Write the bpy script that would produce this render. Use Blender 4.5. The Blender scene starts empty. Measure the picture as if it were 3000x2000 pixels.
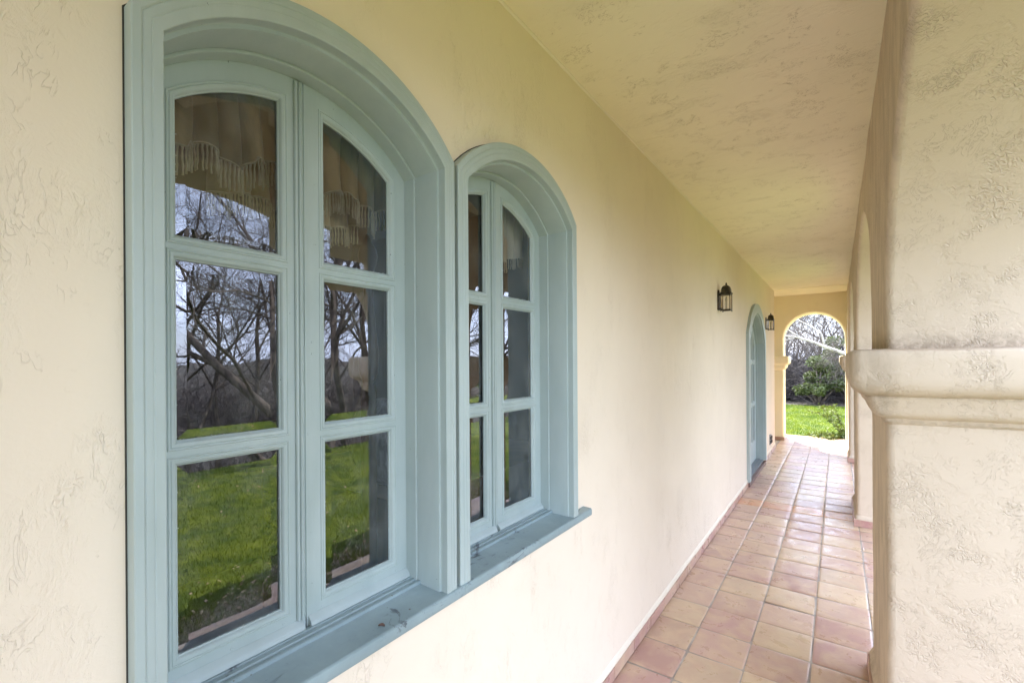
import bpy, bmesh, math, random
import numpy as np
from mathutils import Vector, Matrix, noise as mn

sc = bpy.context.scene
C = sc.collection
R = math.radians
random.seed(7)
rng = np.random.default_rng(7)

# ------------------------------------------------------------------ camera
F_PX, CY_PX, YAW, ROLL, EYE = 1336.0, 1056.4, 0.620, 0.0064, 1.70
cam = bpy.data.objects.new('camera', bpy.data.cameras.new('camera'))
C.objects.link(cam)
cam.data.sensor_width = 36.0
cam.data.lens = 36.0 * F_PX / 3000.0
cam.data.shift_y = (CY_PX - 1000.0) / 3000.0
cam.data.clip_start = 0.02
cam.data.clip_end = 2000.0
M = Matrix.Rotation(YAW, 4, 'Z') @ Matrix.Rotation(ROLL, 4, 'Y') @ Matrix.Rotation(R(90), 4, 'X')
cam.matrix_world = Matrix.Translation((0, 0, EYE)) @ M
sc.camera = cam

# ------------------------------------------------------------------ world and sun
SUN_EL = 53.8
SUN_DIR = Vector((-0.432 * math.cos(R(SUN_EL)), 0.902 * math.cos(R(SUN_EL)), math.sin(R(SUN_EL)))).normalized()   # towards the sun
world = bpy.data.worlds.new("World")
sc.world = world
world.use_nodes = True
nt = world.node_tree
bg = nt.nodes['Background']
sky = nt.nodes.new('ShaderNodeTexSky')
sky.sky_type = 'NISHITA'
sky.sun_disc = False
sky.sun_elevation = R(SUN_EL)
sky.sun_rotation = math.atan2(SUN_DIR.x, SUN_DIR.y)
sky.air_density = 1.0
sky.dust_density = 1.2
tc = nt.nodes.new('ShaderNodeTexCoord')
mp = nt.nodes.new('ShaderNodeMapping'); mp.inputs['Scale'].default_value = (1, 1, 2.6)
ns = nt.nodes.new('ShaderNodeTexNoise'); ns.inputs['Scale'].default_value = 2.3; ns.inputs['Detail'].default_value = 7; ns.inputs['Roughness'].default_value = .58
rp = nt.nodes.new('ShaderNodeMapRange'); rp.inputs['From Min'].default_value = .28; rp.inputs['From Max'].default_value = .62
mx = nt.nodes.new('ShaderNodeMix'); mx.data_type = 'RGBA'
nt.links.new(tc.outputs['Generated'], mp.inputs['Vector']); nt.links.new(mp.outputs[0], ns.inputs['Vector'])
nt.links.new(ns.outputs['Fac'], rp.inputs['Value']); nt.links.new(rp.outputs[0], mx.inputs['Factor'])
nt.links.new(sky.outputs[0], mx.inputs['A'])
mx.inputs['B'].default_value = (12.2, 13.9, 18.4, 1)
nt.links.new(mx.outputs['Result'], bg.inputs['Color'])
bg.inputs['Strength'].default_value = 0.105
sl = bpy.data.lights.new('sun', 'SUN'); sl.energy = 5.0; sl.angle = R(0.5); sl.color = (1, .95, .87)
so = bpy.data.objects.new('sun', sl); C.objects.link(so)
so.rotation_euler = (-SUN_DIR).to_track_quat('-Z', 'Y').to_euler(); so.location = (0, 0, 20)

sc.view_settings.view_transform = 'Standard'
sc.view_settings.look = 'None'
sc.view_settings.gamma = 1
sc.view_settings.exposure = 2.24
sc.cycles.use_denoising = True
sc.cycles.max_bounces = 10
sc.cycles.diffuse_bounces = 6
sc.cycles.sample_clamp_indirect = 12

# ------------------------------------------------------------------ helpers
def tag(o, label=None, cat=None, group=None, kind=None):
    if label: o['label'] = label
    if cat: o['category'] = cat
    if group: o['group'] = group
    if kind: o['kind'] = kind
    return o

def empty(name, loc=(0, 0, 0)):
    o = bpy.data.objects.new(name, None); C.objects.link(o); o.location = loc
    o.empty_display_size = .1
    return o

class MB:
    def __init__(s): s.v = []; s.f = []; s.c = []; s.cur = None
    def add(s, vs, fs):
        b = len(s.v); s.v.extend(vs)
        for f in fs: s.f.append(tuple(i + b for i in f))
        if s.cur is not None: s.c.extend([s.cur] * len(fs))
    def box(s, x0, x1, y0, y1, z0, z1):
        s.add([(x0, y0, z0), (x1, y0, z0), (x1, y1, z0), (x0, y1, z0), (x0, y0, z1), (x1, y0, z1), (x1, y1, z1), (x0, y1, z1)],
              [(0, 3, 2, 1), (4, 5, 6, 7), (0, 1, 5, 4), (1, 2, 6, 5), (2, 3, 7, 6), (3, 0, 4, 7)])
    def loft(s, rings, closed=True, capa=False, capb=False):
        n = len(rings[0]); vs = [p for r in rings for p in r]; fs = []
        m = n if closed else n - 1
        for k in range(len(rings) - 1):
            for i in range(m):
                j = (i + 1) % n
                fs.append((k * n + i, k * n + j, (k + 1) * n + j, (k + 1) * n + i))
        if capa: fs.append(tuple(range(n))[::-1])
        if capb: fs.append(tuple(range((len(rings) - 1) * n, len(rings) * n)))
        s.add(vs, fs)
    def tube(s, pts, rad, sides=6, cap=True):
        pts = [Vector(p) for p in pts]
        if not hasattr(rad, '__len__'): rad = [rad] * len(pts)
        rings = []; u = None
        for i, p in enumerate(pts):
            d = (pts[min(i + 1, len(pts) - 1)] - pts[max(i - 1, 0)])
            if d.length < 1e-9: d = Vector((0, 0, 1))
            d.normalize()
            if u is None: u = d.orthogonal().normalized()
            else:
                u = (u - d * u.dot(d)); u = u.normalized() if u.length > 1e-6 else d.orthogonal().normalized()
            w = d.cross(u)
            rings.append([tuple(p + (u * math.cos(2 * math.pi * k / sides) + w * math.sin(2 * math.pi * k / sides)) * rad[i]) for k in range(sides)])
        s.loft(rings, True, cap, cap)
    def lathe(s, prof, cx, cy, sides=20):
        s.loft([[(cx + r * math.cos(2 * math.pi * k / sides), cy + r * math.sin(2 * math.pi * k / sides), z) for k in range(sides)] for r, z in prof], True, True, True)
    def prism(s, poly, x0, x1):
        """poly of (y,z), extruded along x"""
        n = len(poly)
        s.add([(x0, y, z) for y, z in poly] + [(x1, y, z) for y, z in poly],
              [tuple(range(n)), tuple(range(2 * n - 1, n - 1, -1))] + [(i, i + n, (i + 1) % n + n, (i + 1) % n) for i in range(n)])
    def build(s, name, mat, parent=None, smooth=None, fix=True):
        me = bpy.data.meshes.new(name)
        me.from_pydata([tuple(v) for v in s.v], [], s.f)
        if fix:
            bm = bmesh.new(); bm.from_mesh(me)
            bmesh.ops.recalc_face_normals(bm, faces=bm.faces)
            bm.to_mesh(me); bm.free()
        me.materials.append(mat)
        if smooth is not None:
            me.polygons.foreach_set('use_smooth', [True] * len(me.polygons))
            if smooth < 179: me.set_sharp_from_angle(angle=R(smooth))
        if s.c and len(s.c) == len(me.polygons):
            ca = me.color_attributes.new('tcol', 'FLOAT_COLOR', 'CORNER')
            arr = np.ones((len(me.loops), 4), dtype=np.float32)
            for p, c in zip(me.polygons, s.c):
                arr[p.loop_start:p.loop_start + p.loop_total, :3] = c
            ca.data.foreach_set('color', arr.ravel())
        me.update()
        o = bpy.data.objects.new(name, me); C.objects.link(o)
        if parent is not None:
            o.parent = parent
            o.matrix_parent_inverse = Matrix.Translation(-Vector(parent.location))
        return o

def fastmesh(name, verts, faces, mat, parent=None, smooth=False):
    """numpy arrays: verts (n,3), faces (m,k)"""
    me = bpy.data.meshes.new(name)
    m, k = faces.shape
    me.vertices.add(len(verts)); me.vertices.foreach_set('co', verts.astype(np.float32).ravel())
    me.loops.add(m * k); me.loops.foreach_set('vertex_index', faces.astype(np.int32).ravel())
    me.polygons.add(m); me.polygons.foreach_set('loop_start', np.arange(0, m * k, k, dtype=np.int32))
    me.polygons.foreach_set('use_smooth', [smooth] * m)
    me.update(); me.validate()
    me.materials.append(mat)
    o = bpy.data.objects.new(name, me); C.objects.link(o)
    if parent is not None:
        o.parent = parent; o.matrix_parent_inverse = Matrix.Translation(-Vector(parent.location))
    return o

def wob(p, a=.003, f=3.0):
    v = Vector(p)
    n = mn.noise_vector(v * f) + mn.noise_vector(v * f * 3.1) * .35
    return (p[0] + a * n.x, p[1] + a * n.y, p[2] + a * n.z)

# ------------------------------------------------------------------ materials
class NT:
    def __init__(s, name):
        s.m = bpy.data.materials.new(name); s.m.use_nodes = True
        s.t = s.m.node_tree; s.b = s.t.nodes['Principled BSDF']; s._c = None
    def n(s, typ, **kw):
        x = s.t.nodes.new('ShaderNode' + typ)
        for k, v in kw.items():
            if k.startswith('i_'): x.inputs[k[2:].replace('_', ' ')].default_value = v
            else: setattr(x, k, v)
        return x
    def l(s, a, b): s.t.links.new(a, b)
    def co(s, scale=(1, 1, 1), rot=(0, 0, 0)):
        if s._c is None: s._c = s.n('TexCoord')
        m = s.n('Mapping'); m.inputs['Scale'].default_value = scale; m.inputs['Rotation'].default_value = rot
        s.l(s._c.outputs['Object'], m.inputs['Vector']); return m.outputs[0]
    def noise(s, scale, detail=4, rough=.55, dist=0, co=None):
        x = s.n('TexNoise'); x.inputs['Scale'].default_value = scale; x.inputs['Detail'].default_value = detail
        x.inputs['Roughness'].default_value = rough; x.inputs['Distortion'].default_value = dist
        s.l(co if co is not None else s.co(), x.inputs['Vector']); return x.outputs['Fac']
    def rng(s, v, a, b, c=0, d=1, smooth=False):
        x = s.n('MapRange'); x.inputs['From Min'].default_value = a; x.inputs['From Max'].default_value = b
        x.inputs['To Min'].default_value = c; x.inputs['To Max'].default_value = d
        if smooth: x.interpolation_type = 'SMOOTHSTEP'
        s.l(v, x.inputs['Value']); return x.outputs[0]
    def math(s, op, a, b=None, c=None):
        x = s.n('Math', operation=op)
        for i, q in enumerate((a, b, c)):
            if q is None: continue
            if isinstance(q, (int, float)): x.inputs[i].default_value = q
            else: s.l(q, x.inputs[i])
        return x.outputs[0]
    def mix(s, f, a, b):
        x = s.n('Mix', data_type='RGBA')
        for nm, q in (('Factor', f), ('A', a), ('B', b)):
            if isinstance(q, (int, float)): x.inputs[nm].default_value = q
            elif isinstance(q, tuple): x.inputs[nm].default_value = (*q, 1) if len(q) == 3 else q
            else: s.l(q, x.inputs[nm])
        return x.outputs['Result']
    def bump(s, h, strength, dist, prev=None):
        x = s.n('Bump'); x.inputs['Strength'].default_value = strength; x.inputs['Distance'].default_value = dist
        s.l(h, x.inputs['Height'])
        if prev is not None: s.l(prev, x.inputs['Normal'])
        return x.outputs[0]
    def fin(s, col, rough=.6, nrm=None, spec=None, metal=None):
        for nm, q in (('Base Color', col), ('Roughness', rough), ('Specular IOR Level', spec), ('Metallic', metal), ('Normal', nrm)):
            if q is None: continue
            if isinstance(q, (int, float)): s.b.inputs[nm].default_value = q
            elif isinstance(q, tuple): s.b.inputs[nm].default_value = (*q, 1)
            else: s.l(q, s.b.inputs[nm])
        return s.m

def stucco(name, col, stretch=(1, 1, 1), patch=3.0, fine=55, lo=.50, hi=.60, depth=.004, dirt=.25, warp=1.2, fill=1.0, line=0.0, grain=.25, grime_shade=0, ldirt=.1):
    t = NT(name)
    big = t.noise(patch, 3, .55, .6, t.co(stretch))
    br = t.noise(patch * 6, 5, .7, .5, t.co(stretch))
    mask = t.rng(t.math('ADD', t.math('MULTIPLY', big, .7), t.math('MULTIPLY', br, .3)), lo, hi, 0, 1, True)
    rid = t.noise(fine, 1.2, .5, warp, t.co(stretch))
    groove = t.rng(t.math('ABSOLUTE', t.math('SUBTRACT', rid, .5)), 0, .13, 0, 1, True)        # 0 in the cracks
    ledge = t.rng(t.math('ADD', t.math('MULTIPLY', big, .7), t.math('MULTIPLY', br, .3)), lo - .035, lo + .01, 0, 1, True)
    h = t.math('MULTIPLY', mask, t.math('MULTIPLY', groove, -1.0))
    h = t.math('MULTIPLY_ADD', mask, t.math('MULTIPLY', t.noise(fine * 1.6, 4, .7), fill), h)
    h = t.math('MULTIPLY_ADD', ledge, -.3, h)
    if line:
        cu = t.noise(13, 3, .6, 2.4, t.co((stretch[0] * 1.3, stretch[1] * 1.3, stretch[2])))
        ln = t.rng(t.math('ABSOLUTE', t.math('SUBTRACT', cu, .5)), .0, .016, 1, 0, True)
        lm = t.rng(t.noise(5.5, 3, .6, 0, t.co((1.7, 1.7, 1))), .54, .60, 0, 1, True)
        ln = t.math('MULTIPLY', ln, lm)
        h = t.math('MULTIPLY_ADD', ln, line, h)
    n1 = t.bump(t.noise(1.7, 3, .5), .55, .012)
    n2 = t.bump(h, .7, depth, n1)
    n3 = t.bump(t.noise(150, 2, .6), grain, .0012, n2)
    crack = t.math('MULTIPLY', mask, t.math('SUBTRACT', 1.0, groove))
    mott = t.noise(1.1, 5, .6)
    c = t.mix(t.rng(mott, .3, .7), tuple(x * .955 for x in col), tuple(min(1, x * 1.03) for x in col))
    dk = tuple(x * y for x, y in zip(col, (.50, .44, .36)))
    c = t.mix(t.math('MULTIPLY', crack, dirt), c, dk)
    sp = t.rng(t.noise(38, 2, .5), .76, .79, 0, .5)
    c = t.mix(t.math('MULTIPLY', sp, dirt), c, dk)
    if line:
        c = t.mix(t.math('MULTIPLY', ln, ldirt), c, dk)
    if grime_shade:
        # dirt on capital ledges, dark bands below them, shade painted into walk-side pier faces
        g = t.n('NewGeometry'); sx = t.n('SeparateXYZ'); t.l(g.outputs['Position'], sx.inputs[0])
        gn = t.noise(34, 5, .7, .6)
        zb = t.math('MULTIPLY', t.rng(sx.outputs['Z'], 1.728, 1.738), t.rng(sx.outputs['Z'], 1.745, 1.80, 1, 0))
        za = t.math('MULTIPLY', t.rng(sx.outputs['Z'], 1.445, 1.452), t.rng(sx.outputs['Z'], 1.458, 1.476, 1, 0))
        zc = t.math('MULTIPLY', t.rng(sx.outputs['Z'], 1.548, 1.553), t.rng(sx.outputs['Z'], 1.558, 1.575, 1, 0))
        xb = t.math('MULTIPLY', t.rng(sx.outputs['X'], .150, .190, 1, 0), t.rng(t.noise(9, 5, .7, .5, t.co((1, 1, .35))), .42, .62))
        zz = t.math('MULTIPLY', t.math('ADD', t.math('ADD', zb, t.math('MULTIPLY', za, .5)), t.math('MULTIPLY', zc, .4)), t.rng(gn, .36, .56))
        m_ = t.math('MINIMUM', t.math('ADD', zz, t.math('MULTIPLY', xb, .6)), 1.0)
        c = t.mix(t.math('MULTIPLY', m_, grime_shade), c, (.22, .165, .11))
    return t.fin(c, .88, n3, .25)

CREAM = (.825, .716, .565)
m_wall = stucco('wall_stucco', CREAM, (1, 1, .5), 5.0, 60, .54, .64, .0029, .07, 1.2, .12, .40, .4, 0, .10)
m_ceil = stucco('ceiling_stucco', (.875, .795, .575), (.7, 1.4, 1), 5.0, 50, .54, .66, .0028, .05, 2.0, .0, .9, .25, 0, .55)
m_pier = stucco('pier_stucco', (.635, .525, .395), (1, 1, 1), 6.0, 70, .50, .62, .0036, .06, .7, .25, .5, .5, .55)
m_end = stucco('end_wall_stucco', (.82, .74, .51), (1, 1, 1), 3.0, 60, .57, .62, .0018, .08, 1.0)
m_plaster = NT('cream_plaster').fin((.80, .72, .57), .85)

def paint_mat():
    t = NT('blue_green_paint')
    v = t.noise(9, 5, .6, .3, t.co((1, 1, .35)))
    c = t.mix(t.rng(v, .35, .7), (.365, .435, .42), (.415, .485, .465))
    sp = t.rng(t.noise(95, 2, .5), .765, .78)
    c = t.mix(t.math('MULTIPLY', sp, .7), c, (.05, .06, .05))
    n = t.bump(t.noise(14, 5, .65, .2, t.co((6, 6, .6))), .18, .002)
    n = t.bump(t.noise(210, 2, .5), .2, .0006, n)
    return t.fin(c, t.rng(v, .3, .7, .36, .52), n, .45)
m_paint = paint_mat()
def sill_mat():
    t = NT('worn_shaded_sill_paint')
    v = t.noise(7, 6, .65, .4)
    c = t.mix(t.rng(v, .35, .7), (.23, .30, .305), (.285, .365, .37))  # casing paint darkened to carry the shade of the sill top
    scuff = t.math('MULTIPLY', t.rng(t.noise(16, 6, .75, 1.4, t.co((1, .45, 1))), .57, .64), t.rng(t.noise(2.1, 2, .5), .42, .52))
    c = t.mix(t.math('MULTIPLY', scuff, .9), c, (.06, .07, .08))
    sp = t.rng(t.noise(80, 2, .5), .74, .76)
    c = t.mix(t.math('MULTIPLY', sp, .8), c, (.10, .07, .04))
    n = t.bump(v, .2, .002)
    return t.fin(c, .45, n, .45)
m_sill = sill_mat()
m_putty = NT('old_putty').fin((.62, .64, .60), .7)
m_gap = NT('dark_gap').fin((.06, .055, .045), .9)

def glass_mat(name, ior=1.9, tint=(.90, .93, .95), add=.05):
    m = bpy.data.materials.new(name); m.use_nodes = True; t = m.node_tree
    for n in list(t.nodes): t.nodes.remove(n)
    out = t.nodes.new('ShaderNodeOutputMaterial'); mix = t.nodes.new('ShaderNodeMixShader')
    tr = t.nodes.new('ShaderNodeBsdfTransparent'); tr.inputs[0].default_value = (*tint, 1)
    gl = t.nodes.new('ShaderNodeBsdfGlossy'); gl.inputs['Roughness'].default_value = 0.0
    gl.inputs['Color'].default_value = (.93, .95, 1, 1)
    fr = t.nodes.new('ShaderNodeFresnel'); fr.inputs['IOR'].default_value = ior
    ad = t.nodes.new('ShaderNodeMath'); ad.operation = 'ADD'; ad.inputs[1].default_value = add; ad.use_clamp = True
    nz = t.nodes.new('ShaderNodeTexNoise'); nz.inputs['Scale'].default_value = 5; nz.inputs['Detail'].default_value = 1
    tcn = t.nodes.new('ShaderNodeTexCoord'); t.links.new(tcn.outputs['Object'], nz.inputs['Vector'])
    bp = t.nodes.new('ShaderNodeBump'); bp.inputs['Strength'].default_value = .12; bp.inputs['Distance'].default_value = .003
    t.links.new(nz.outputs['Fac'], bp.inputs['Height']); t.links.new(bp.outputs[0], gl.inputs['Normal'])
    t.links.new(fr.outputs[0], ad.inputs[0]); t.links.new(ad.outputs[0], mix.inputs[0])
    t.links.new(tr.outputs[0], mix.inputs[1]); t.links.new(gl.outputs[0], mix.inputs[2])
    df = t.nodes.new('ShaderNodeBsdfDiffuse'); df.inputs[0].default_value = (.62, .62, .58, 1); m2 = t.nodes.new('ShaderNodeMixShader')
    n2 = t.nodes.new('ShaderNodeTexNoise'); n2.inputs['Scale'].default_value = 7; n2.inputs['Detail'].default_value = 8; n2.inputs['Roughness'].default_value = .72
    t.links.new(tcn.outputs['Object'], n2.inputs['Vector'])
    r2 = t.nodes.new('ShaderNodeMapRange'); r2.inputs['From Min'].default_value = .46; r2.inputs['From Max'].default_value = .72; r2.inputs['To Max'].default_value = .11
    t.links.new(n2.outputs['Fac'], r2.inputs['Value']); t.links.new(r2.outputs[0], m2.inputs[0])
    t.links.new(mix.outputs[0], m2.inputs[1]); t.links.new(df.outputs[0], m2.inputs[2]); t.links.new(m2.outputs[0], out.inputs[0])
    return m
m_glass = glass_mat('window_glass', 1.8, (.90, .92, .92), .075)
m_lglass = glass_mat('lamp_glass', 1.6, (.95, .93, .88), .05)

def tile_mat():
    t = NT('terracotta_tile')
    a = t.n('VertexColor'); a.layer_name = 'tcol'
    col = a.outputs['Color']
    b1 = t.noise(5.5, 4, .6, .8)
    c = t.mix(t.rng(b1, .40, .66, 0, .75), col, (.60, .44, .28))
    b2 = t.noise(8.5, 5, .65, .5, t.co((1, 1, 1), (0, 0, 1)))
    c = t.mix(t.rng(b2, .44, .76, 0, .6), c, (.46, .27, .20))
    scr = t.rng(t.noise(22, 7, .75, 2.2, t.co((1, .3, 1))), .56, .74, 0, .35)
    c = t.mix(t.math('MULTIPLY', scr, .0), c, (.74, .65, .56))
    pit = t.rng(t.noise(55, 3, .6), .70, .76, 0, .35)
    c = t.mix(pit, c, (.26, .16, .11))
    ro = t.rng(t.noise(9, 5, .65, .4), .3, .7, .22, .44)
    n = t.bump(t.noise(11, 4, .55, .5), .5, .0035)
    n = t.bump(t.noise(70, 5, .65), .25, .0012, n)
    return t.fin(c, ro, n, .48)
m_tile = tile_mat()
def grout_mat():
    t = NT('grout')
    c = t.mix(t.rng(t.noise(6, 5, .6), .35, .65), (.27, .22, .18), (.46, .40, .33))
    return t.fin(c, .85, t.bump(t.noise(160, 3, .6), .4, .002))
m_grout = grout_mat()
m_step = NT('step_brown').fin((.16, .095, .075), .45)
m_threshold = NT('threshold_wood').fin((.17, .19, .20), .5)
m_brass = NT('brass').fin((.55, .42, .18), .4, None, None, .8)
def metal_mat():
    t = NT('bronze_lamp_metal')
    c = t.mix(t.rng(t.noise(30, 4, .6), .4, .65), (.028, .024, .018), (.085, .07, .04))
    return t.fin(c, .5, t.bump(t.noise(80, 3, .6), .3, .002), None, .5)
m_lamp = metal_mat()
m_grey = NT('grey_plate').fin((.22, .22, .21), .5)
m_slot = NT('dark_slot').fin((.03, .03, .03), .6)
def cloth_mat(name, a, b, sc_=5):
    t = NT(name)
    c = t.mix(t.rng(t.noise(sc_, 5, .6, .6, t.co((1, 1, .5))), .38, .62), a, b)
    n = t.bump(t.noise(260, 2, .6, 0, t.co((1, 1, 4))), .5, .0015)
    m = t.fin(c, .9, n, .2); t.b.inputs['Sheen Weight'].default_value = .3; return m
m_cloth = cloth_mat('tan_valance_cloth', (.40, .29, .16), (.14, .12, .075), 8)
m_fringe = cloth_mat('rope_fringe', (.40, .36, .25), (.28, .25, .17), 40)
m_cream_cloth = cloth_mat('cream_scarf_cloth', (.62, .54, .40), (.50, .43, .31), 6)
m_brown_cloth = cloth_mat('brown_curtain_cloth', (.22, .12, .06), (.12, .065, .035), 6)
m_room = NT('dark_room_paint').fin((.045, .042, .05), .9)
m_post = NT('dark_red_wood').fin((.12, .045, .022), .35)
m_lace = cloth_mat('lilac_lace', (.60, .60, .72), (.25, .25, .34), 34)

def foliage_mat(name, a, b, rough=.55, trans=.15):
    t = NT(name)
    c = t.mix(t.rng(t.noise(2.3, 6, .7), .38, .62), a, b)
    m = t.fin(c, rough, None, .35)
    t.b.inputs['Transmission Weight'].default_value = 0
    # leaves let some light through
    tl = t.n('BsdfTranslucent'); t.l(c, tl.inputs[0]); ms = t.n('MixShader'); ms.inputs[0].default_value = trans
    out = [n for n in t.t.nodes if n.type == 'OUTPUT_MATERIAL'][0]
    t.l(t.b.outputs[0], ms.inputs[1]); t.l(tl.outputs[0], ms.inputs[2]); t.l(ms.outputs[0], out.inputs[0])
    return m
m_grass = foliage_mat('grass_blades', (.060, .115, .005), (.185, .235, .008), .5, .3)
m_leaf_dark = foliage_mat('evergreen_leaf', (.045, .065, .018), (.11, .135, .035), .45, .2)
m_leaf_bright = foliage_mat('rose_leaf', (.10, .17, .02), (.16, .22, .035), .4, .3)
m_leaf_rose = foliage_mat('rambler_leaf', (.05, .085, .012), (.13, .17, .02), .65, .2)
m_leaf_dead = foliage_mat('fallen_leaf', (.30, .19, .10), (.42, .32, .20), .7, .1)
def lawn_mat():
    t = NT('lawn_turf')
    n0 = t.noise(3.0, 6, .65, .6)
    c = t.mix(t.rng(n0, .38, .64), (.045, .080, .006), (.17, .20, .014))
    c = t.mix(t.rng(t.noise(60, 3, .7), .42, .62, 0, .6), c, (.04, .065, .008))
    c = t.mix(t.rng(t.noise(34, 2, .5), .72, .75, 0, .8), c, (.36, .36, .25))
    # bare earth strip along the paving and woodland litter far out
    g = t.n('NewGeometry'); sp = t.n('SeparateXYZ'); t.l(g.outputs['Position'], sp.inputs[0])
    e = t.math('MULTIPLY', t.rng(sp.outputs['X'], 1.25, 1.95, 1, 0), t.rng(sp.outputs['X'], .9, 1.1))
    e = t.math('MULTIPLY', e, t.rng(sp.outputs['Y'], 11.6, 11.7, 1, 0))
    e = t.rng(t.math('MULTIPLY', e, t.math('ADD', t.noise(7, 5, .7), .35)), .42, .60)
    c = t.mix(e, c, (.20, .15, .10))
    far = t.math('MAXIMUM', t.rng(t.math('ADD', sp.outputs['X'], t.math('MULTIPLY', n0, 2.2)), 12.2, 13.2), t.rng(t.math('ADD', sp.outputs['Y'], t.math('MULTIPLY', n0, 1.6)), 21.9, 22.6))
    c = t.mix(far, c, t.mix(t.rng(t.noise(9, 5, .7), .4, .6), (.075, .06, .05), (.13, .115, .08)))
    n = t.bump(t.noise(90, 4, .8), .8, .02)
    return t.fin(c, .75, n, .2)
m_lawn = lawn_mat()
def bark_mat(name, a, b, s=14):
    t = NT(name)
    c = t.mix(t.rng(t.noise(s, 5, .65, .5, t.co((1, 1, .3))), .38, .62), a, b)
    return t.fin(c, .85, t.bump(t.noise(s * 3, 4, .7, .5, t.co((1, 1, .25))), .7, .01), .2)
m_bark = bark_mat('bare_tree_bark', (.060, .048, .040), (.16, .13, .105))
m_bark_white = bark_mat('white_bark', (.62, .58, .52), (.40, .36, .31), 9)
m_twig = bark_mat('grey_twigs', (.085, .070, .066), (.21, .18, .165), 3)
m_hill = bark_mat('wooded_hill', (.035, .036, .030), (.10, .09, .08), 1.6)

# ------------------------------------------------------------------ shared numbers
WX = -.985                      # corridor face of the house wall
AX0, AX1 = .153, .65            # arcade wall faces
CEIL = 3.0
FRONT = -.947                   # front of the window casings

def arc_pts(half, zs, za, n=28):
    """points (u,z) of the circular segment from -half to +half"""
    h = za - zs; r = (half * half + h * h) / (2 * h); zc = za - r
    if h <= half:
        a = math.asin(min(1, half / r))
    else:
        a = math.pi - math.asin(min(1, half / r))
    return [(r * math.sin(-a + 2 * a * i / n), zc + r * math.cos(-a + 2 * a * i / n)) for i in range(n + 1)]

class Win:
    """family of nested round-headed outlines"""
    def __init__(s, yc, half, zb, zs, za, ks=.66, ka=1.30):
        s.yc, s.half, s.zb, s.zs, s.za, s.ks, s.ka = yc, half, zb, zs, za, ks, ka
    def par(s, o): return s.half + o, s.zs + s.ks * o, s.za + s.ka * o
    def ring(s, o, X, n=36):
        h, zs, za = s.par(o)
        return [(X, s.yc - h, s.zb)] + [(X, s.yc + u, z) for u, z in arc_pts(h, zs, za, n)] + [(X, s.yc + h, s.zb)]
    def top(s, y, o=0.):
        h, zs, za = s.par(o); hh = za - zs; r = (h * h + hh * hh) / (2 * hh)
        u = max(-h, min(h, y - s.yc)); return za - r + math.sqrt(max(0, r * r - u * u))

W1 = Win(.6425, .340, 1.0, 2.270, 2.421)
W2 = Win(1.4425, .340, 1.0, 2.270, 2.421)
DR = Win(7.60, .755, .07, 1.95, 2.36, .8, 1.2)
for w_ in (W1, W2): w_.sr, w_.sc = .5015, 1.9165
h_, zs_, za_ = DR.par(-.004); DR.sr = (h_ * h_ + (za_ - zs_) ** 2) / (2 * (za_ - zs_)); DR.sc = za_ - DR.sr

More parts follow.
